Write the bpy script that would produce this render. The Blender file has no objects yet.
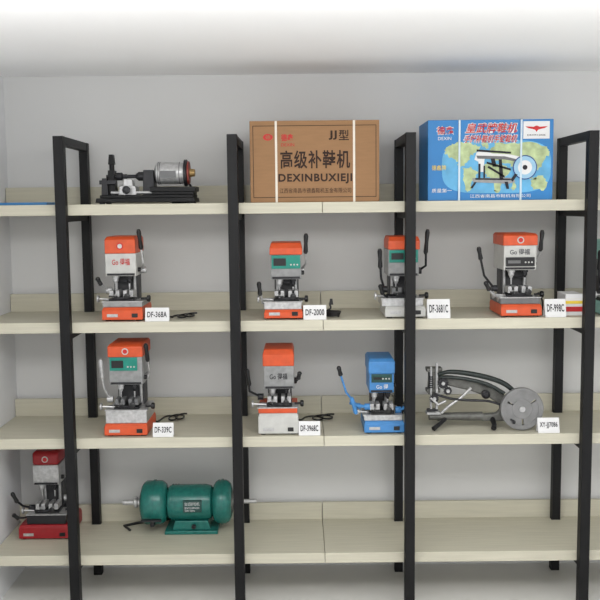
import bpy, bmesh, math, random
from mathutils import Vector, Matrix, Euler
random.seed(4)
S=bpy.context.scene; C=S.collection
try: S.view_settings.view_transform='Standard'
except Exception: pass
# ---------------- camera ----------------
F=900.0; CAM=Vector((0,-3.8,1.78))
R=Matrix.Rotation(math.radians(90-6.03),4,'X')@Matrix.Rotation(math.radians(-0.6),4,'Z')
cd=bpy.data.cameras.new('camera'); cam=bpy.data.objects.new('camera',cd); C.objects.link(cam)
cam.matrix_world=Matrix.Translation(CAM)@R; cd.sensor_width=36; cd.lens=36*F/600; cd.clip_start=.05
S.camera=cam
def at(px,py,Y):
    d=(R.to_3x3()@Vector(((px-300)/F,(300-py)/F,-1)))
    t=(Y-CAM.y)/d.y
    return CAM+d*t
def atz(px,Z,Y):
    lo,hi=-400,1200
    for _ in range(30):
        m=(lo+hi)/2
        if at(px,m,Y).z>Z: lo=m
        else: hi=m
    return at(px,lo,Y).x
# ---------------- materials ----------------
def lin(c):
    r=[]
    for v in c:
        v/=255
        r.append(v/12.92 if v<=.04045 else ((v+.055)/1.055)**2.4)
    return (*r,1)
def mat(name,rgb,rough=.5,metal=0,var=.06,scale=30,stretch=(1,1,1),bump=0,spec=.5):
    m=bpy.data.materials.new(name); m.use_nodes=True; nt=m.node_tree; n=nt.nodes; b=n['Principled BSDF']
    b.inputs['Roughness'].default_value=rough; b.inputs['Metallic'].default_value=metal
    b.inputs['Specular IOR Level'].default_value=spec
    tc=n.new('ShaderNodeTexCoord'); mp=n.new('ShaderNodeMapping'); mp.inputs['Scale'].default_value=stretch
    no=n.new('ShaderNodeTexNoise'); no.inputs['Scale'].default_value=scale; no.inputs['Detail'].default_value=5
    cr=n.new('ShaderNodeValToRGB'); c=lin(rgb)
    cr.color_ramp.elements[0].position=.3; cr.color_ramp.elements[1].position=.7
    cr.color_ramp.elements[0].color=(*[v*(1-var) for v in c[:3]],1)
    cr.color_ramp.elements[1].color=(*[min(1,v*(1+var)) for v in c[:3]],1)
    nt.links.new(tc.outputs['Object'],mp.inputs[0]); nt.links.new(mp.outputs[0],no.inputs['Vector'])
    nt.links.new(no.outputs['Fac'],cr.inputs[0]); nt.links.new(cr.outputs[0],b.inputs['Base Color'])
    if bump:
        bp=n.new('ShaderNodeBump'); bp.inputs['Strength'].default_value=bump; bp.inputs['Distance'].default_value=.002
        nt.links.new(no.outputs['Fac'],bp.inputs['Height']); nt.links.new(bp.outputs[0],b.inputs['Normal'])
    return m
M=dict(
 wall=mat('painted_wall',(212,212,211),.9,var=.015,scale=2.5,bump=.02),
 ceil=mat('white_ceiling',(252,252,252),.9,var=.01,scale=3),
 floor=mat('pale_floor_tiles',(225,224,220),.35,var=.03,scale=6),
 shelf=mat('cream_laminate',(194,190,172),.55,var=.07,scale=9,stretch=(.5,9,9)),
 black=mat('black_steel',(9,9,11),.5,var=.1,scale=20,spec=.3),
 blackp=mat('black_plastic',(16,16,18),.4),
 dark=mat('dark_iron',(40,40,43),.45,.4),
 orange=mat('orange_enamel',(204,80,38),.45,var=.1),
 red=mat('red_enamel',(150,24,32),.4,var=.08),
 redp=mat('red_print',(190,36,38),.6),
 white=mat('off_white_enamel',(190,190,186),.45,var=.08),
 grey=mat('light_grey_enamel',(142,143,143),.48,var=.16,scale=45,bump=.15),
 mid=mat('mid_grey_enamel',(104,105,106),.55,var=.12),
 gap=mat('shadow_grey_iron',(62,62,64),.6,var=.12),  # column grey, darkened to carry the shade of the gap under the head
 silver=mat('machined_steel',(184,184,184),.35,.5,var=.2,scale=70),
 cast=mat('cast_iron_grey',(104,104,100),.55,.4,var=.25,scale=50,bump=.25),
 wheelg=mat('worn_grey_wheel',(124,124,124),.6,.1,var=.12),
 armg=mat('dark_green_black_paint',(24,34,32),.4,.1,var=.15),
 blue=mat('blue_enamel',(66,130,190),.45,var=.1),
 teal=mat('teal_gloss_paint',(32,108,100),.25,var=.15,scale=60,bump=.1),
 tealp=mat('teal_display',(14,128,112),.35,var=.1),
 dgreen=mat('dark_green_panel',(20,66,62),.35,var=.1),
 mint=mat('mint_enamel',(150,200,190),.4),
 brass=mat('brass',(150,124,80),.4,.6),
 copper=mat('copper_red',(140,62,54),.45,.3),
 carton=mat('brown_cardboard',(150,114,80),.85,var=.05,scale=14,stretch=(1,1,6)),
 strap=mat('pale_strapping',(222,215,202),.5),
 bstrap=mat('translucent_white_strapping',(196,212,222),.4),
 print=mat('dark_brown_print',(46,28,20),.8),
 bcart=mat('blue_printed_carton',(30,118,182),.45,var=.06,scale=6),
 cyan=mat('cyan_map_print',(92,166,208),.5,var=.2,scale=12),
 bdeep=mat('deep_blue_print',(20,60,130),.5),
 map=mat('pale_yellow_green_print',(172,188,140),.5,var=.3,scale=30),
 paper=mat('white_card',(222,222,222),.7,var=.02),
 ink=mat('black_ink',(34,34,40),.8),
 gink=mat('grey_ink',(78,78,84),.8),
 yellow=mat('yellow_print',(235,205,70),.6),
 pblue=mat('pale_blue_print',(150,190,215),.6),
 bflat=mat('blue_cover',(50,120,176),.5),
)
# ---------------- mesh builder (local units, U metres each) ----------------
U=1/234.0
class MB:
    def __init__(s,u=None): s.bm=bmesh.new(); s.u=U if u is None else u
    def v(s,p): return s.bm.verts.new(Vector(p)*s.u)
    def loft(s,rings,cap=True):
        R_=[[s.v(p) for p in r] for r in rings]; n=len(R_[0])
        for a,b in zip(R_,R_[1:]):
            for i in range(n): s.bm.faces.new((a[i],a[(i+1)%n],b[(i+1)%n],b[i]))
        if cap:
            s.bm.faces.new(R_[0][::-1]); s.bm.faces.new(R_[-1])
        return s
    def box(s,x0,x1,y0,y1,z0,z1,tx=0,ty0=0,ty1=0):
        return s.loft([[(x0,y0,z0),(x1,y0,z0),(x1,y1,z0),(x0,y1,z0)],
                [(x0+tx,y0+ty0,z1),(x1-tx,y0+ty0,z1),(x1-tx,y1-ty1,z1),(x0+tx,y1-ty1,z1)]])
    def cyl(s,p0,p1,r0,r1=None,n=20):
        return s.path([p0,p1],[r0,r0 if r1 is None else r1],n)
    def path(s,pts,rs,n=12):
        pts=[Vector(p) for p in pts]
        if not hasattr(rs,'__len__'): rs=[rs]*len(pts)
        rings=[]; up=None
        for i,p in enumerate(pts):
            if i==0: d=pts[1]-p
            elif i==len(pts)-1: d=p-pts[i-1]
            else: d=(pts[i+1]-p).normalized()+(p-pts[i-1]).normalized()
            if d.length<1e-9: d=pts[min(i+1,len(pts)-1)]-pts[i-1]
            d.normalize()
            if up is None: up=Vector((0,0,1)) if abs(d.z)<.9 else Vector((0,1,0))
            a=d.cross(up)
            if a.length<1e-4: a=d.cross(Vector((1,0,0)))
            a.normalize(); b=a.cross(d).normalized(); up=b
            rings.append([tuple(p+(a*math.cos(t)+b*math.sin(t))*rs[i]) for t in [2*math.pi*k/n for k in range(n)]])
        return s.loft(rings)
    def curve(s,pts,rs,n=12,sub=5):
        P=[Vector(p) for p in pts]; rs=list(rs) if hasattr(rs,'__len__') else [rs]*len(P)
        q=[];rr=[]
        for i in range(len(P)-1):
            a=P[max(i-1,0)];b=P[i];c=P[i+1];d=P[min(i+2,len(P)-1)]
            for k in range(sub):
                t=k/sub
                q.append(.5*((2*b)+(c-a)*t+(2*a-5*b+4*c-d)*t*t+(3*b-a-3*c+d)*t**3)); rr.append(rs[i]*(1-t)+rs[i+1]*t)
        q.append(P[-1]); rr.append(rs[-1])
        return s.path(q,rr,n)
    def lathe(s,o,ax,prof,n=28,closed=False):
        o=Vector(o); ax=Vector(ax).normalized()
        a=ax.orthogonal().normalized(); b=ax.cross(a)
        rings=[[tuple(o+ax*h+(a*math.cos(2*math.pi*k/n)+b*math.sin(2*math.pi*k/n))*max(r,.01)) for k in range(n)] for h,r in prof]
        if not closed: return s.loft(rings)
        R_=[[s.v(p) for p in r] for r in rings]
        for j in range(len(R_)):
            A,B=R_[j],R_[(j+1)%len(R_)]
            for i in range(n): s.bm.faces.new((A[i],A[(i+1)%n],B[(i+1)%n],B[i]))
        return s
    def ball(s,c,r,n=14):
        return s.lathe(c,(0,0,1),[(-r*math.cos(t),r*math.sin(t)) for t in [math.pi*k/8 for k in range(9)]],n)
    def prism(s,poly,y0,y1):
        return s.loft([[(x,y0,z) for x,z in poly],[(x,y1,z) for x,z in poly]])
    def build(s,name,m,parent=None,bevel=0,loc=None):
        bmesh.ops.recalc_face_normals(s.bm,faces=s.bm.faces)
        for f in s.bm.faces: f.smooth=True
        for e in s.bm.edges:
            if len(e.link_faces)==2 and e.calc_face_angle(0)>math.radians(34): e.smooth=False
        ng=[f for f in s.bm.faces if len(f.verts)>4]
        bmesh.ops.triangulate(s.bm,faces=ng)
        me=bpy.data.meshes.new(name); s.bm.to_mesh(me); s.bm.free()
        o=bpy.data.objects.new(name,me); C.objects.link(o); me.materials.append(M[m] if isinstance(m,str) else m)
        if parent: o.parent=parent
        if loc: o.location=loc
        if bevel:
            bv=o.modifiers.new('bevel','BEVEL'); bv.width=bevel*s.u; bv.segments=3; bv.limit_method='ANGLE'; bv.angle_limit=math.radians(40)
        return o
def thing(name,label,cat,loc=(0,0,0),group=None,rz=0):
    o=bpy.data.objects.new(name,None); C.objects.link(o); o.empty_display_size=.05
    o.location=loc; o.rotation_euler=(0,0,rz); o['label']=label; o['category']=cat
    if group: o['group']=group
    return o
def tag(o,label,cat,group=None):
    o['label']=label; o['category']=cat
    if group: o['group']=group
    return o
def text(name,s,x0,x1,z0,z1,y,m,parent,bold=.0,lean=0,grow=0,space=1.0,slant=0):
    cu=bpy.data.curves.new('t','FONT'); cu.body=s; cu.size=1; cu.offset=bold; cu.resolution_u=4; cu.space_character=space
    t=bpy.data.objects.new('t',cu); C.objects.link(t)
    dg=bpy.context.evaluated_depsgraph_get(); dg.update()
    me=bpy.data.meshes.new_from_object(t.evaluated_get(dg)); C.objects.unlink(t); bpy.data.objects.remove(t)
    me.name=name
    if not me.vertices: return None
    xs=[v.co.x for v in me.vertices]; ys=[v.co.y for v in me.vertices]
    ax,bx,ay,by=min(xs),max(xs),min(ys),max(ys)
    for v in me.vertices:
        X=x0-grow+(v.co.x-ax)/(bx-ax)*(x1-x0+2*grow); Z=z0-grow+(v.co.y-ay)/(by-ay)*(z1-z0+2*grow)
        v.co=Vector((X+slant*(Z-z0),y+lean*Z,Z))*U
    me.materials.clear(); me.materials.append(M[m])
    o=bpy.data.objects.new(name,me); C.objects.link(o); o.parent=parent
    return o
# ---------------- room and rack geometry ----------------
WY=.505
zs=[at(323,y,.024).z for y in (202,320,436,553)]
wallx=at(13,300,WY).x
ceilz=at(300,74,WY).z
PX=[at(x,300,0).x for x in (65,235,410,589)]
ptop=at(235,134,-.02).z
def struct(name,a,b,m):
    o=MB(1).box(a[0],b[0],a[1],b[1],a[2],b[2]).build(name,m); o['kind']='structure'; return o
struct('wall_back',(wallx-.1,WY,0),(3.2,WY+.1,ceilz),'wall')
struct('wall_left',(wallx-.1,-5.5,0),(wallx,WY,ceilz),mat('painted_side_wall',(226,227,229),.9,var=.015,scale=3))
struct('floor',(wallx-.1,-5.5,-.1),(3.2,WY+.1,0),'floor')
struct('ceiling',(wallx-.1,-5.5,ceilz),(3.2,WY+.1,ceilz+.1),'ceil')
BT=.046; ry0,ry1=.414,.456; h=.0215
sides=['leftmost','second from left','third from left','rightmost']
for i,x in enumerate(PX):
    f=thing('upright_frame','black steel upright frame, '+sides[i]+' of the four','shelf frame',(x,0,0),'black steel upright frames')
    MB(1).box(-h,h,-h,h,0,ptop).build('front_post','black',f,.002)
    MB(1).box(-h+.002,h-.002,ry0,ry1-.002,0,ptop).build('rear_post','black',f)
    MB(1).box(-h+.004,h-.004,h,ry0,ptop-.036,ptop).build('top_rail','black',f)
    for z in zs: MB(1).box(-.012,.012,h,ry0,z-BT-.028,z-BT).build('side_rail','black',f)
jx=at(323,300,.024).x
lv=['top','second','third','bottom']
for k,z in enumerate(zs):
    for side,(xa,xb) in enumerate(((wallx+.003,jx-.0012),(jx+.0012,2.3))):
        hf=('left','right')[side]
        cx=(xa+xb)/2
        mb=MB(1).box(xa-cx,xb-cx,.024,ry0-.002,-BT,0)
        e=xa
        for x in [p for p in PX if xa<p<xb]:
            mb.box(e-cx,x-h-.001-cx,ry0-.002,ry1,-BT,0); e=x+h+.001
        mb.box(e-cx,xb-cx,ry0-.002,ry1,-BT,0)
        b=mb.build('shelf_board','shelf',None,.0015,(cx,0,z))
        tag(b,'cream wood-effect shelf board on the %s level, %s half'%(lv[k],hf),'shelf','cream shelf boards')
        b=MB(1).box(xa-cx,xb-cx-.001,ry1+.001,ry1+.017,-BT,.083).build('shelf_backboard','shelf',None,.0015,(cx,0,z))
        tag(b,'narrow cream upstand strip behind the %s shelf, %s half'%(lv[k],hf),'shelf back','cream upstand strips')
def spot(px,k,Y):
    return Vector((atz(px,zs[k],Y),Y,zs[k]))
# ---------------- key cutting machines ----------------
def km(px,k,Y,label,hood,hm,head,headm,base,bm_,deck,dm,disp=None,dispm='tealp',brand=None,brandm='redp',levers=(),cord=None,
       vise='silver',chuck='dark',lower=None,name='key_cutting_machine',group='key cutting machines',badge='white',rz=0,slope=.82,hb=.8):
    t=thing(name,label,'key machine',spot(px,k,Y),group,rz)
    bx0,bx1,bh=base; dx0,dx1,dz=deck; hx0,hx1,hz0,hz1=hood; ex0,ex1,ez0,ez1=head
    for fx in (bx0+5,bx1-5):
        for fy in (6,50): MB().cyl((fx,fy,0),(fx,fy,1.6),3,2.6,12).build('foot','blackp',t)
    MB().loft([[(bx0,0,1.5),(bx1,0,1.5),(bx1,56,1.5),(bx0,56,1.5)],[(bx0,0,bh-3),(bx1,0,bh-3),(bx1,56,bh-3),(bx0,56,bh-3)],
               [(bx0+1,2.5,bh),(bx1-1,2.5,bh),(bx1-1,56,bh),(bx0+1,56,bh)]]).build('base',bm_,t,.6)
    MB().box(bx1-11,bx1-5,-.8,1,4,8).build('power_switch','blackp',t,.3)
    MB().box(bx0+5,bx0+16,-.3,1,4.5,7.5).build('name_plate','silver',t)
    MB().box(dx0,dx1,4,54,bh,dz).build('deck',dm,t,.5)
    MB().box(dx0-1,dx1+1,3.5,28,dz,dz+1).build('chip_tray','silver',t,.2)
    c=(ex0+ex1)/2
    MB().box(c-13,c+13,8,27,dz+1,dz+3).box(c-8,c+8,6,28,dz+3,dz+5).build('cross_slide','dark',t,.3)
    vz=dz+5
    for s in (-1,1):
        j=MB().box(c+s*7-5,c+s*7+5,8,24,vz,vz+2.6).box(c+s*7-5,c+s*7-1.2,8,24,vz+2.6,vz+6.5).box(c+s*7+1.2,c+s*7+5,8,24,vz+2.6,vz+6.5).build('vise_jaw',vise,t,.25)
        MB().cyl((c+s*7,8,vz+1.4),(c+s*7,2,vz+1.4),1.2,n=12).build('clamp_screw','silver',j)
        if s<0: MB().box(c+s*7-4.5,c+s*7+4.5,1,2.4,vz+.6,vz+2.2).build('wing_handle','blackp',j,.3)
        else: MB().lathe((c+s*7,2.5,vz+1.4),(0,-1,0),[(0,3),(2,3),(2.6,2)],14).build('clamp_knob','blackp',j)
    MB().cyl((c-13,14,dz+2),(dx0-5,12,dz+3),1,n=8).lathe((dx0-5,12,dz+3),(-1,0,0),[(0,3.8),(1.6,3.8),(2,3)],18).build('feed_wheel','silver',t)
    MB().cyl((dx1-3,16,dz+2.5),(dx1+3,16,dz+2.5),1.2).lathe((dx1+3,16,dz+2.5),(1,0,0),[(0,2.5),(.6,3.4),(3,3.4),(3.6,2.6)],16).build('slide_knob','blackp',t)
    cx0,cx1=ex0+3,ex1-3
    MB().box(cx0,cx1,36,55,dz,ez1-2).build('column','gap',t,.6)
    MB().cyl((cx0+3,33,dz),(cx0+3,33,ez0),1.6,n=12).build('guide_post','silver',t); MB().cyl((cx1-3,33,dz),(cx1-3,33,ez0),1.6,n=12).build('guide_post','silver',t)
    if lower: MB().box(cx0+6,cx1-6,26,32,ez0-lower*.6,ez0).build('spindle_carriage','dark',t,.5)
    MB().loft([[(ex0,10,ez0),(ex1,10,ez0),(ex1,55,ez0),(ex0,55,ez0)],[(ex0,9,ez0+1.5),(ex1,9,ez0+1.5),(ex1,56,ez0+1.5),(ex0,56,ez0+1.5)],
               [(ex0,9,ez1),(ex1,9,ez1),(ex1,56,ez1),(ex0,56,ez1)]]).build('head',headm,t,.5)
    MB().box(ex0+1.5,ex1-1.5,8.3,9.2,ez0+.8,ez0+2.8).build('head_trim','dark',t,.2)
    MB().lathe((ex1,20,ez0+6),(1,0,0),[(0,2.4),(2.5,2.2),(3,1.4)],14).build('depth_knob','blackp',t)
    for s,r in ((-1,3.8),(1,3.2)):
        x=c+s*7
        q=MB().lathe((x,17,ez0+.5),(0,0,-1),[(0,r),(3,r),(3.4,r-.8),(6,r-.8),(7,r-1.8),(8.5,r-2.1)],18).build('spindle',chuck if s>0 else 'silver',t)
        MB().cyl((x,17,ez0-7.5),(x,17,max(ez0-15,vz+6.5)),.9,.6,8).build('cutter' if s<0 else 'guide_pin','silver',q)
    a=hz0+(hz1-hz0)*slope
    MB().loft([[(hx0,8,hz0),(hx1,8,hz0),(hx1,57,hz0),(hx0,57,hz0)],[(hx0,8,a),(hx1,8,a),(hx1,57,a),(hx0,57,a)],
               [(hx0+1.5,12,hz1),(hx1-1.5,12,hz1),(hx1-1.5,56,hz1),(hx0+1.5,56,hz1)]]).build('hood',hm,t,hb)
    if badge:
        b=MB().lathe(((hx0+hx1)/2,8,(hz0+a)/2+.5),(0,-1,0),[(-.5,3.6),(.5,3.4)],20).build('badge',badge,t)
        MB().lathe(((hx0+hx1)/2,7.5,(hz0+a)/2+.5),(0,-1,0),[(-.3,2.4),(.3,2.3)],16).build('badge_mark','redp' if badge!='redp' else 'white',b)
    if disp:
        d=MB().box(disp[0],disp[1],7.6,9.4,disp[2],disp[3]).build('display_panel',dispm,t,.3)
        MB().box(disp[0]+2,disp[0]+(disp[1]-disp[0])*.5,7,8,disp[2]+3,disp[3]-3).build('screen','blackp' if dispm!='blackp' else 'mid',d)
        for q in range(3): MB().cyl((disp[1]-3-q*3.2,8,disp[2]+4),(disp[1]-3-q*3.2,6.8,disp[2]+4),.9,n=8).build('button','white',d)
    if brand:
        text('lettering',brand[0],*brand[1:5],8.55,brandm,t,.008)
    for L in levers:
        l=MB().path(L['p'],L.get('r',1.2),10).build('lever',L.get('m','silver'),t)
        g=L['g']; g0,g1=Vector(g[0]),Vector(g[1]); d=(g1-g0)
        MB().path([g0,g0+d*.12,g0+d*.5,g0+d*.9,g1],[1.6,2.4,1.9,2.4,1.5],12).build('grip',L.get('gm','blackp'),l)
        MB().lathe(L['p'][-1],(1,0,0),[(-3,3.4),(3,3.4)],16).build('pivot',L.get('m','silver'),l)
    if cord: MB().curve(cord,.95,8,4).build('power_cord','blackp',t)
    return t
def loops(x0,x1,y=34,d=10,st=20):
    p=[(st-4,52,5),(st+3,56,2)]; N=26; w=x1-x0
    for k in range(N+1):
        t=k/N; a=t*4.6*math.pi
        p.append((x0+w*.2+w*.6*t-w*.2*math.cos(a),y+d*math.sin(a),1.2+2.4*t))
    return p
km(122,1,.045,'white key machine, orange cap over red lettering, orange base, left end of second shelf',(-17,14,68,85),'orange',(-17,14,45,68),'white',(-20,21,14),'orange',(-20,20,19),'grey',
   brand=('Go 得福',-10,8,56,63),levers=[dict(p=[(19,8,84),(20,16,58),(18,28,50)],g=((18.5,4,92),(19.5,11,72))),dict(p=[(-24,8,38),(-20,14,34),(-16,20,30)],g=((-25,6,44),(-22,10,36)))],
   cord=loops(46,76,24,12),lower=12,badge='redp')
km(284,1,.045,'silver key machine, orange sloped cap, teal display, orange base, in middle of second shelf',(-14,19,65,77),'orange',(-13,18,40,65),'grey',(-20,19,10),'orange',(-20,18,17),'silver',
   disp=(-12,17,51,64.5),levers=[dict(p=[(22,8,76),(23,16,56),(18,28,48)],g=((23,4,86),(22.5,11,66))),dict(p=[(-24,6,30),(-22,12,16),(-18,18,14)],g=((-25,4,38),(-24,8,24)))],lower=10,
   cord=loops(26,48,70,8),badge=None,slope=.55)
km(404,1,.05,'key machine with orange cap and long black side levers, behind third black post',(-15,17,69,82),'orange',(-15,16,42,69),'grey',(-19,22,12),'white',(-22,20,19),'silver',
   disp=(-14,15,56,68.5),dispm='tealp',levers=[dict(p=[(23,8,76),(24,16,52),(18,28,46)],g=((24,4,89),(23,11,64)),m='dark'),dict(p=[(-24,8,66),(-22,12,40),(-18,18,28)],g=((-24,5,70),(-23,10,50)),m='dark'),
   dict(p=[(-22,4,26),(-18,8,22),(-14,14,20)],g=((-24,2,34),(-21,5,24)),m='dark')],lower=12,slope=.65,badge=None,vise='mid')
km(521,1,.045,'orange capped key machine, black display, splayed left lever, right end of second shelf',(-17,18,72,84),'orange',(-16,17,47,72),'white',(-20,21,13),'orange',(-20,20,19),'mid',
   disp=(-14,15,51,60),dispm='blackp',brand=('Go 得福',-10,10,62.5,68.5),brandm='gink',levers=[dict(p=[(21,8,80),(22,16,62),(18,28,54)],g=((21,4,87),(21.5,12,66))),
   dict(p=[(-41,4,62),(-36,8,42),(-24,16,28)],g=((-43,2,71),(-40,5,58)),m='dark'),dict(p=[(-32,4,28),(-26,8,22),(-18,14,18)],g=((-36,2,36),(-31,5,27)),m='silver')],lower=14,badge='white',
   cord=[(21,50,6),(26,48,14),(29,44,20),(32,40,12),(34,42,1.6),(40,44,1.5)])
km(126,2,.045,'grey key machine, flat orange cap, teal display, orange base, left end of third shelf',(-18,18,81,94),'orange',(-17,17,52,81),'grey',(-22,22,13),'orange',(-21,21,26),'silver',
   disp=(-16,12,67,80.5),levers=[dict(p=[(22,8,86),(23,16,66),(18,28,58)],g=((22,4,95),(22.5,11,76))),dict(p=[(-24,4,74),(-23,8,50),(-18,16,36)],g=((-24,2,80),(-23.5,5,60)),gm='silver')],lower=8,
   cord=loops(26,56,74,12),badge='white',vise='mid')
km(278,2,.045,'grey key machine, orange cap, orange vise strip, grey base, in middle of third shelf',(-15,17,70,87),'orange',(-14,17,46,70),'grey',(-20,21,22),'white',(-20,20,27),'orange',
   brand=('Go 得福',-8,10,56,62.5),brandm='ink',levers=[dict(p=[(-30,6,60),(-29,10,44),(-18,20,36)],g=((-31,4,68),(-29,8,50)),m='dark'),dict(p=[(22,8,58),(20,14,54),(16,24,52)],g=((23,6,64),(21,9,56)),m='dark')],lower=8,
   cord=loops(26,66,66,10),badge=None,slope=.7)
km(384,2,.045,'small blue key machine with a long tilted lever, behind third black post',(-15,12,61,76),'blue',(-14,11,41,61),'blue',(-20,21,13),'blue',(-20,19,18),'silver',
   disp=(-12,9,52,60.5),dispm='dgreen',brand=('Go 得',-7,5,45,50),brandm='paper',levers=[dict(p=[(-44,4,62),(-38,8,42),(-26,14,26)],g=((-46,2,70),(-43.5,5,60)),m='blue',gm='dark',r=1.1),dict(p=[(-34,4,32),(-26,8,28),(-16,12,26)],g=((-33,2,38),(-28,6,20)),m='blue',gm='blue',r=1.8),
   dict(p=[(22,4,30),(20,8,24),(16,14,22)],g=((24,2,36),(21,5,28)),m='blue')],lower=14,vise='silver',badge=None)
km(45,3,.215,'red capped key machine with a red base, on the lowest shelf',(-13,15,80,95),'red',(-13,15,58,80),'silver',(-28,27,16),'red',(-20,22,26),'dark',
   levers=[dict(p=[(-32,4,44),(-26,12,34),(-18,18,30)],g=((-34,2,52),(-30,6,40)),m='dark'),dict(p=[(-30,4,24),(-25,8,22),(-18,14,22)],g=((-34,2,28),(-29,5,22)),m='dark'),dict(p=[(28,8,54),(25,14,44),(20,22,40)],g=((30,6,60),(27,9,48)),m='silver')],lower=20,badge='white',hb=4)
km(624,1,.05,'mint green machine cut off by the right edge of the picture',(-18,18,56,76),'mint',(-16,16,38,56),'mid',(-22,22,14),'mint',(-20,20,18),'dark',
   levers=[dict(p=[(-24,8,60),(-22,12,40),(-18,18,28)],g=((-24,5,66),(-23,10,46)),m='dark')],lower=8,badge=None)
pts=[]
for q in range(40):
    a=q/40*7*math.pi; pts.append((math.cos(a)*(6+q*.05),6+math.sin(a)*4.5,1.1+q*.13))
pts+=[(-2,8,9),(-3,8,14),(-1,7,17)]
o=MB().curve(pts,1.0,8,3).box(-3.6,.6,5,9,13,19,.8).build('coiled_cable','blackp',None,0,spot(333,1,.09)); tag(o,'small coil of black cable with its plug up, beside a white name card, second shelf','cable')
# ---------------- name cards ----------------
def card(px,k,Y,w,h,s,label):
    t=thing('name_card',label,'sign card',spot(px,k,Y),'white folded name cards')
    a=.28
    MB().loft([[(-w/2,0,0),(w/2,0,0),(w/2,.5,0),(-w/2,.5,0)],[(-w/2,a*h,h),(w/2,a*h,h),(w/2,a*h+.5,h),(-w/2,a*h+.5,h)]]).loft(
      [[(-w/2,2*a*h,0),(w/2,2*a*h,0),(w/2,2*a*h+.5,0),(-w/2,2*a*h+.5,0)],[(-w/2,a*h,h),(w/2,a*h,h),(w/2,a*h+.5,h),(-w/2,a*h+.5,h)]]).build('card','paper',t)
    text('lettering',s,-w*.41,w*.41,h*.3,h*.72,-.35,'ink',t,.02,lean=a,space=1.1)
for a in [(157,1,.035,24,13.5,'DF-368A','white name card right of the white machine with red lettering'),
          (315,1,.035,23,14.5,'DF-2000','white name card beside the small coil of black cable'),
          (439,1,.035,23,19,'DF-3681C','tall white name card just right of the third post on the second shelf'),
          (556,1,.035,21,18,'DF-998C','white name card beside the orange base at the right of the second shelf'),
          (163,2,.035,21,14,'DF-339C','white name card at the left end of the third shelf'),
          (309.5,2,.035,22,14,'DF-3968C','white name card right of the orange capped machine, middle of the third shelf'),
          (549,2,.035,22,15,'XY-JJ7086','white name card right of the large grey wheel')]:
    card(*a)
t=thing('printed_box','small white printed box with red and yellow stripes beside the rightmost post','box',spot(573,1,.09))
MB().box(-8,10,0,30,0,22).build('box','paper',t,.4)
MB().box(-8,10,-.4,0,4,9).build('red_stripe','redp',t); MB().box(-8,10,-.4,0,12,15).build('yellow_stripe','yellow',t)
# ---------------- bench machine on the top shelf ----------------
t=thing('drilling_machine','black based bench machine with silver horizontal motor on the top shelf, left','machine',spot(145,0,.06))
MB().box(-50,50,2,44,1.5,6,1).box(-46,48,5,40,6,9).build('base','black',t,.5)
for x in (-44,44):
    for y in (7,38): MB().cyl((x,y,0),(x,y,1.6),3,n=12).build('foot','blackp',t)
for y in (12,30): MB().cyl((-36,y,11.5),(6,y,11.5),1.6).build('slide_rod','silver',t)
MB().box(-40,-32,14,28,9,34,1).cyl((-36,20,30),(-36,20,42),2.6).box(-39,-33,16,24,40,50,1).build('tail_stock','black',t,.5)
MB().box(-45,-38,8,18,9,26,1).box(-47,-30,9,14,20,24).build('clamp_block','dark',t,.4)
MB().box(-28,-10,10,32,9,18,1).box(-24,-14,14,28,18,25,1).build('carriage','silver',t,.5)
MB().cyl((-19,10,14),(-19,3,14),1).lathe((-19,5,14),(0,-1,0),[(0,4),(2.5,4),(3,3)],16).build('hand_wheel','dark',t)
MB().cyl((-42,21,28),(4,21,28),1.8).lathe((-31,21,28),(1,0,0),[(0,4),(5,4),(6,2.4),(10,2.4)]).lathe((-12,21,28),(1,0,0),[(0,2.4),(3,4.6),(9,4.6),(10,3)]).build('spindle','dark',t)
MB().box(-4,8,12,32,9,34,1).build('bearing_block','dark',t,.5)
MB().box(6,48,8,36,9,16).box(4,50,6,38,12,17).build('motor_mount','black',t,.6)
mo=MB().lathe((7,22,31),(1,0,0),[(0,5),(1,8),(3,11),(28,11),(29,10.5),(31,10.5)],36).build('motor_housing','silver',t)
for q in (0,1,12): MB().lathe((11+q*1.8,22,31),(1,0,0),[(0,11.3),(.8,11.3)],32).build('cooling_rib','mid',mo)
MB().lathe((37,22,31),(1,0,0),[(0,11),(.5,13.5),(3,13.5),(4,12)],32).build('end_cap','dark',mo)
MB().lathe((41,22,31),(1,0,0),[(0,12),(1.6,11.4),(2,5)],24).build('end_face','copper',mo)
MB().lathe((43,22,31),(1,0,0),[(0,4.5),(5,3.6)],24).build('shaft_end','brass',mo)
MB().box(14,30,10.4,11.6,26,33).build('rating_plate','mid',mo)
MB().path([(40,38,20),(44,42,14),(46,44,4),(40,46,1.4),(20,50,1.4)],1.2,8).build('power_cord','blackp',t)
p=spot(16,0,.05)
o=MB().box(-31,31,0,40,0,2.6).build('blue_folder','bflat',None,.6,p); o.location.x=max(p.x,wallx+.14); tag(o,'thin blue folder lying flat at the left end of the top shelf','folder')
# ---------------- brown carton ----------------
t=thing('cardboard_box','brown cardboard carton with black lettering and white straps on the top shelf','box',spot(315,0,.045))
MB().box(-64,64,0,78,0,80).build('carton','carton',t,.6)
MB().box(-64,64,38.6,39.4,79.9,80.3).build('tape_seam','print',t)
for x in (-38,39):
    MB().box(x-1.1,x+1.1,-.5,.1,-.0,80.6).box(x-1.1,x+1.1,-.5,78.5,80,80.6).box(x-1.1,x+1.1,78,78.6,0,80.6).build('strap','strap',t)
fr=MB()
for a in ((-61,61,74.7,75.3),(-61,61,4.7,5.3),(-61,-60.4,5,75),(60.4,61,5,75)): fr.box(a[0],a[1],-.15,.1,a[2],a[3])
fr.build('printed_border','print',t)
text('lettering','JJ',14,22,61,70,-.3,'print',t,.03,space=1.15)
text('lettering','型',24,34,60.5,70.5,-.3,'print',t,.01)
text('lettering','高级补鞋机',-34,35,33,51,-.3,'print',t,.018,space=1.1)
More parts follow.
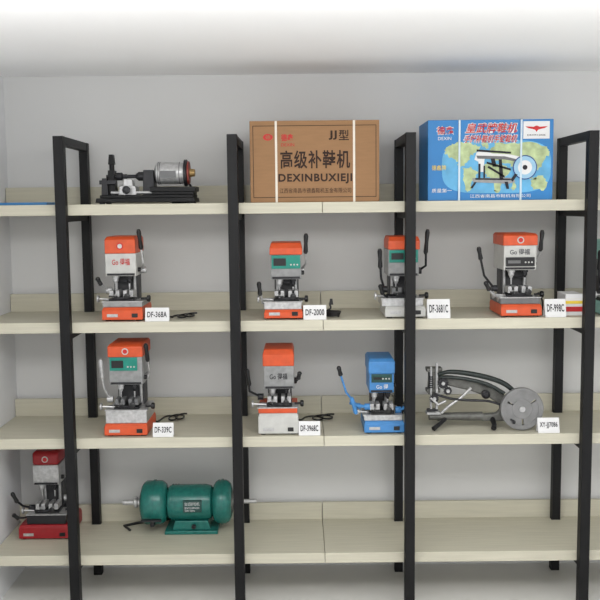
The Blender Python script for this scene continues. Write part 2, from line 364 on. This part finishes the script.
text('lettering','DEXINBUXIEJI',-36,37,18,28,-.3,'print',t,.03,space=1.15)
text('lettering','江西省南昌市德鑫鞋机五金有限公司',-35,36,9,14,-.3,'print',t,.0)
MB().prism([(-46+4.8*math.cos(2*math.pi*q/28),64+3.2*math.sin(2*math.pi*q/28)) for q in range(28)],-.3,0).build('oval_logo','redp',t)
text('lettering','德',-48.5,-43.5,62,66,-.5,'carton',t,.0)
text('lettering','德鑫',-33,-21,60,67,-.3,'redp',t,.015)
text('lettering','DEXIN',-33,-20,55,58,-.3,'redp',t,.0)
# ---------------- blue carton ----------------
t=thing('cardboard_box','glossy blue carton printed with a map and a white sewing machine on the top shelf','box',spot(490,0,.045),None)
MB().box(-62,62,0,66,0,79).build('carton','bcart',t,.5)
for x in (-31,30):
    MB().box(x-.9,x+.9,-1.5,.1,0,79.6).box(x-.9,x+.9,-1.5,66.5,79,79.6).box(x-.9,x+.9,66,66.6,0,79.6).build('strap','bstrap',t)
def jag(poly,am=1.1,n=4):
    out=[]
    for i,(x,z) in enumerate(poly):
        x2,z2=poly[(i+1)%len(poly)]
        for k in range(n):
            f=k/n; out.append((x+(x2-x)*f+random.uniform(-am,am)*(k>0),z+(z2-z)*f+random.uniform(-am,am)*(k>0)))
    return out
MB().prism([(6+54*math.copysign(abs(math.cos(q*math.pi/20))**.5,math.cos(q*math.pi/20)),33+26*math.copysign(abs(math.sin(q*math.pi/20))**.6,math.sin(q*math.pi/20))) for q in range(40)],-.1,.0).build('map_background','cyan',t)
conts=[[(-46,50),(-38,56),(-24,57),(-10,53),(-14,48),(-20,44),(-24,37),(-30,33),(-34,38),(-42,44)],[(-28,32),(-20,33),(-12,27),(-17,20),(-21,9),(-25,10),(-27,22)],
 [(-2,48),(4,56),(20,56),(40,57),(56,52),(58,46),(54,40),(49,32),(44,27),(38,34),(32,26),(26,33),(14,36),(2,39)],[(-4,36),(10,36),(20,30),(14,20),(9,8),(4,9),(2,20),(-6,27)],[(40,19),(50,24),(57,17),(53,9),(42,10)],
 [(-8,57),(-3,57),(-2,51),(-8,52)],[(34,24),(40,23),(46,21),(40,20)],[(22,16),(25,17),(24,10),(21,11)]]
mp=MB()
for c_ in conts: mp.prism(jag(c_,1.4,5),-.2,.0)
mp.build('world_map','map',t)
MB().box(32,58,-.35,0,60,77).build('white_panel','paper',t)
MB().prism([(34,72),(38,71.8),(42,71.5),(44.4,72.6),(45.6,72.6),(48,71.5),(52,71.8),(56,72),(53,70.2),(49,69.4),(46.4,68.6),(45,66.5),(43.6,68.6),(41,69.4),(37,70.2)],-.6,-.3).build('winged_emblem','redp',t)
text('lettering','DEXIN JIXIE',36,54,62.3,64.3,-.6,'ink',t)
for grow,m_,yy in ((.7,'paper',-.45),(0,'redp',-.75)):
    text('lettering','皇武牌鞋机',-25,25,66,75.5,yy,m_,t,.045 if grow else .012,grow=grow,slant=.25)
    text('lettering','德鑫',-53,-37,65,72.5,yy,m_,t,.03 if grow else .008,grow=grow)
    text('lettering','手摇补鞋机手缝鞋机',-27,25,56.5,64,yy,m_,t,.05 if grow else .01,grow=grow,slant=.25)
text('lettering','DEXIN',-52,-39,59.5,62.5,-.45,'paper',t,.0)
text('lettering','德鑫牌',-58,-44,30,35,-.45,'yellow',t,.0)
text('lettering','质量第一',-58,-38,8,12,-.45,'paper',t,.0)
text('lettering','江西省南昌市鞋机有限公司',-20,40,2.6,6,-.45,'paper',t)
sm=MB().prism([(-14,47),(-10,49),(2,46),(18,45),(32,42),(30,38),(16,40),(2,41),(-6,41),(-7,28),(-12,28),(-12,38),(-16,40)],-.7,-.3).build('printed_machine','paper',t)
MB().lathe((34,0,32),(0,-1,0),[(.6,12),(.95,12)],32).build('printed_wheel','bdeep',sm)
MB().lathe((34,0,32),(0,-1,0),[(.9,11),(1.05,11)],28).build('printed_wheel_disc','pblue',sm)
MB().lathe((34,0,32),(0,-1,0),[(1.0,7),(1.15,7)],28).build('printed_wheel_shade','paper',sm)
MB().lathe((34,0,32),(0,-1,0),[(1.1,2.4),(1.3,2.4)],20).build('printed_hub','ink',sm)
MB().prism([(-18,22),(22,22),(25,18),(18,16),(-17,18)],-.8,-.5).build('printed_arm','grey',sm)
MB().prism([(-14,44),(14,43),(30,39),(29,37),(14,40),(-13,41)],-.9,-.7).build('printed_shade','mid',sm)
for pl in ([(-14,50),(20,47.4),(20,45.6),(-14,48)],[(-4,38),(20,31),(20,29),(-4,36)],[(-12,36),(-10,36),(-10,22),(-12,22)],[(-7,34),(-5.4,34),(-5.4,22),(-7,22)],[(-15,22),(20,21),(20,19.6),(-15,20.4)],[(8,40),(11,40),(13,20),(9,20)],[(-2,34),(14,24),(14,22),(-3,32)],[(20,20),(24,26),(27,25),(22,18)],[(-16,18),(-20,12),(-17.6,12),(-13.6,18)],[(14,18),(16,11),(18.6,11),(17.4,18)],[(0,41),(4,41),(6,33),(2,33)]):
    MB().prism(pl,-1.05,-.9).build('printed_line','ink',sm)
# ---------------- hand crank shoe sewing machine ----------------
t=thing('sewing_machine','grey iron hand cranked shoe sewing machine with a large slotted wheel on the third shelf','sewing machine',spot(485,2,.05))
MB().prism([(-50,49),(-48,56),(-30,55),(-8,50),(10,43),(24,35),(32,24),(32,12),(24,7),(0,7),(0,14),(16,15),(20,19),(19,25),(8,32),(-10,39),(-30,44)],20,28).build('frame','cast',t,1.6)
MB().cyl((-54,24,12),(2,24,11.5),3.6,4.8).build('lower_arm','cast',t)
MB().box(-57,-42,18,30,15,17.5).build('needle_plate','silver',t,.3)
MB().path([(-36,24,10),(-44,12,7),(-52,5,3.4)],[2.4,2,2.6]).build('leg','dark',t)
MB().path([(-36,26,10),(-38,40,6),(-40,50,3.4)],[2.4,2,2.6]).build('leg','dark',t)
MB().path([(12,24,10),(12,12,6),(10,5,3.4)],[3,2.4,2.8]).build('leg','dark',t)
MB().path([(16,24,10),(18,36,6),(20,50,3.4)],[3,2.4,2.8]).build('leg','dark',t)
MB().box(-55,-45,20,30,36,60,.6).box(-57,-41,18,31,60,64).box(-57,-43,19,31,38,42).box(-52,-40,19,29,47,55).build('head','cast',t,.5)
MB().cyl((-47,17,18),(-47,17,70),1.4).build('needle_bar','silver',t)
MB().cyl((-53,17,22),(-53,17,66),1.2).build('presser_bar','silver',t)
for q in range(6): MB().lathe((-53,17,44+q*2.2),(0,0,1),[(0,2.2),(1,2.2)],14).build('spring_coil','dark',t)
MB().box(-57,-46,15,21,19,21.5).build('presser_foot','dark',t,.3)
for gx,gz,gr in ((-41,49,5.4),(-36,41,4),(-50,33,4.4)):
    n=14; MB().prism([((gx+math.cos(math.pi*q/n)*(gr+(.5 if q%2 else -.5))),gz+math.sin(math.pi*q/n)*(gr+(.5 if q%2 else -.5))) for q in range(2*n)],13,16).build('gear','dark',t)
    MB().lathe((gx,13,gz),(0,-1,0),[(0,2),(1.4,1.8)],14).build('gear_hub','silver',t)
MB().curve([(-46,16,58),(-34,14,61),(-14,13,59),(8,12,54),(24,12,47),(36,12,36)],[1.8,2.3,2.7,2.7,2.6,2.2],12).build('take_up_lever','armg',t)
MB().curve([(-44,16,55),(-22,15,54),(4,13,48),(22,12,38)],[1.3,1.8,2,2],10).build('upper_link','armg',t)
MB().curve([(-50,15,38),(-34,15,33),(-16,14,31),(6,13,30),(22,12,25)],1.3,10).build('connecting_rod','dark',t)
MB().curve([(-42,17,17),(-34,16,25),(-22,15,34),(-12,14,44)],1.5,10).build('lower_linkage','silver',t)
MB().path([(-54,14,34),(-46,13,27),(-38,13,31)],1.4,10).build('crank_arm','silver',t)
MB().lathe((4,20,36),(0,-1,0),[(0,4.4),(4,4.4),(4.5,3.4),(6,2)]).build('cam_gear','dark',t)
wx,wz=39,23
MB().lathe((wx,8,wz),(0,-1,0),[(-2,17),(-2,22),(3,22),(3.6,21),(3.2,17)],48,True).build('wheel_rim','wheelg',t)
web=MB()
for q in range(3):
    a0=math.radians(q*120+38); a1=math.radians(q*120+150); n=14
    web.prism([(wx+18*math.cos(a0+(a1-a0)*i/n),wz+18*math.sin(a0+(a1-a0)*i/n)) for i in range(n+1)]+[(wx+5*math.cos(a1-(a1-a0)*i/n),wz+5*math.sin(a1-(a1-a0)*i/n)) for i in range(n+1)],5.4,9)
web.lathe((wx,10,wz),(0,-1,0),[(0,10.5),(4.6,10.5),(5,10)],32)
web.build('wheel_web','wheelg',t)
MB().cyl((wx,24,wz),(wx,4.2,wz),1.8).lathe((wx,5.5,wz),(0,-1,0),[(0,3.2),(1.6,3)],20).build('axle','silver',t)
MB().cyl((24,24,20),(39,22,23),2.6).build('axle_bracket','cast',t)
MB().cyl((28,7,12),(28,-1,12),1.1).lathe((28,-1,12),(0,-1,0),[(0,1.6),(2,2),(5,1.8),(6,.8)]).build('crank_handle','dark',t)
# ---------------- bench grinder ----------------
t=thing('bench_grinder','dark teal double ended bench grinder with a nameplate on its motor, on the lowest shelf','grinder',spot(188,3,.245))
MB().box(-26,32,4,40,0,4).box(-18,24,8,36,4,14,3).build('base','teal',t,.8)
Z=31
mo=MB().lathe((-24,22,Z),(1,0,0),[(0,15),(2,18),(8,19.5),(42,19.5),(48,18),(50,15)],36).build('motor_housing','teal',t)
for q in range(3):
    MB().lathe((-19+q*3,22,Z),(1,0,0),[(0,19.9),(1.2,19.9)],36).build('cooling_rib','teal',mo)
MB().box(-5,15,1.2,4.6,26,39).build('name_plate','dgreen',mo,.4)
text('lettering','台式砂轮机',-3,13,33.5,37.5,.9,'paper',mo,.0); text('lettering','BENCH GRINDER',-3,13,30,32,.9,'paper',mo); text('lettering','220V 50Hz',-3,8,27,29,.9,'paper',mo)
for x0,x1 in ((-53,-24),(26,47)):
    g=MB().lathe((x0,22,Z),(1,0,0),[(0,15),(1,19),(3,22),(6,24),(x1-x0-7,24),(x1-x0-4,22.5),(x1-x0-1.5,20),(x1-x0,15)],40).build('wheel_guard','teal',t)
    MB().lathe((x0+(x1-x0)*.5-1,22,Z),(1,0,0),[(0,24.8),(2,24.8)],40).build('guard_flange','teal',g)
    MB().lathe((x0-1 if x0<0 else x1-1,22,Z),(1,0,0),[(0,12),(2,12)],28).build('guard_cover','dark' if x0<0 else 'cast',g)
MB().cyl((-74,22,Z),(-52,22,Z),3).lathe((-62,22,Z),(1,0,0),[(0,4),(1,6),(4,6),(5,4.5),(9,4.5)]).build('left_shaft','silver',t)
MB().cyl((46,22,Z),(74,22,Z),2.4).cyl((47,22,Z),(52,22,Z),4).build('right_shaft','silver',t)
MB().box(-50,-28,-6,-1,18,20).box(-40,-36,-4,14,12,19).build('tool_rest','dark',t,.3)
MB().cyl((6,6,9),(6,3,9),2.4).build('power_switch','blackp',t)
MB().path([(-10,40,8),(-30,44,3),(-60,40,1.5),(-75,30,1.5),(-66,16,1.5)],1.4,8).build('power_cord','blackp',t)
# ---------------- light ----------------
w=bpy.data.worlds.new('world'); S.world=w; w.use_nodes=True
bg=w.node_tree.nodes['Background']; bg.inputs[0].default_value=(.985,.99,1,1); bg.inputs[1].default_value=1.17
def area(loc,rot,sx,sy,e,col=(1,1,1)):
    l=bpy.data.lights.new('ceiling_or_added_light','AREA'); l.shape='RECTANGLE'; l.size=sx; l.size_y=sy; l.energy=e; l.color=col
    o=bpy.data.objects.new('ceiling_or_added_light',l); C.objects.link(o); o.location=loc; o.rotation_euler=[math.radians(a) for a in rot]
area((.3,-2.3,ceilz-.03),(22,0,0),3,.9,58,(1,.99,.97))
area((.3,-1.9,ceilz-.45),(180,0,0),3.4,1.2,28,(1,1,1))  # added uplight, put in only to brighten the ceiling
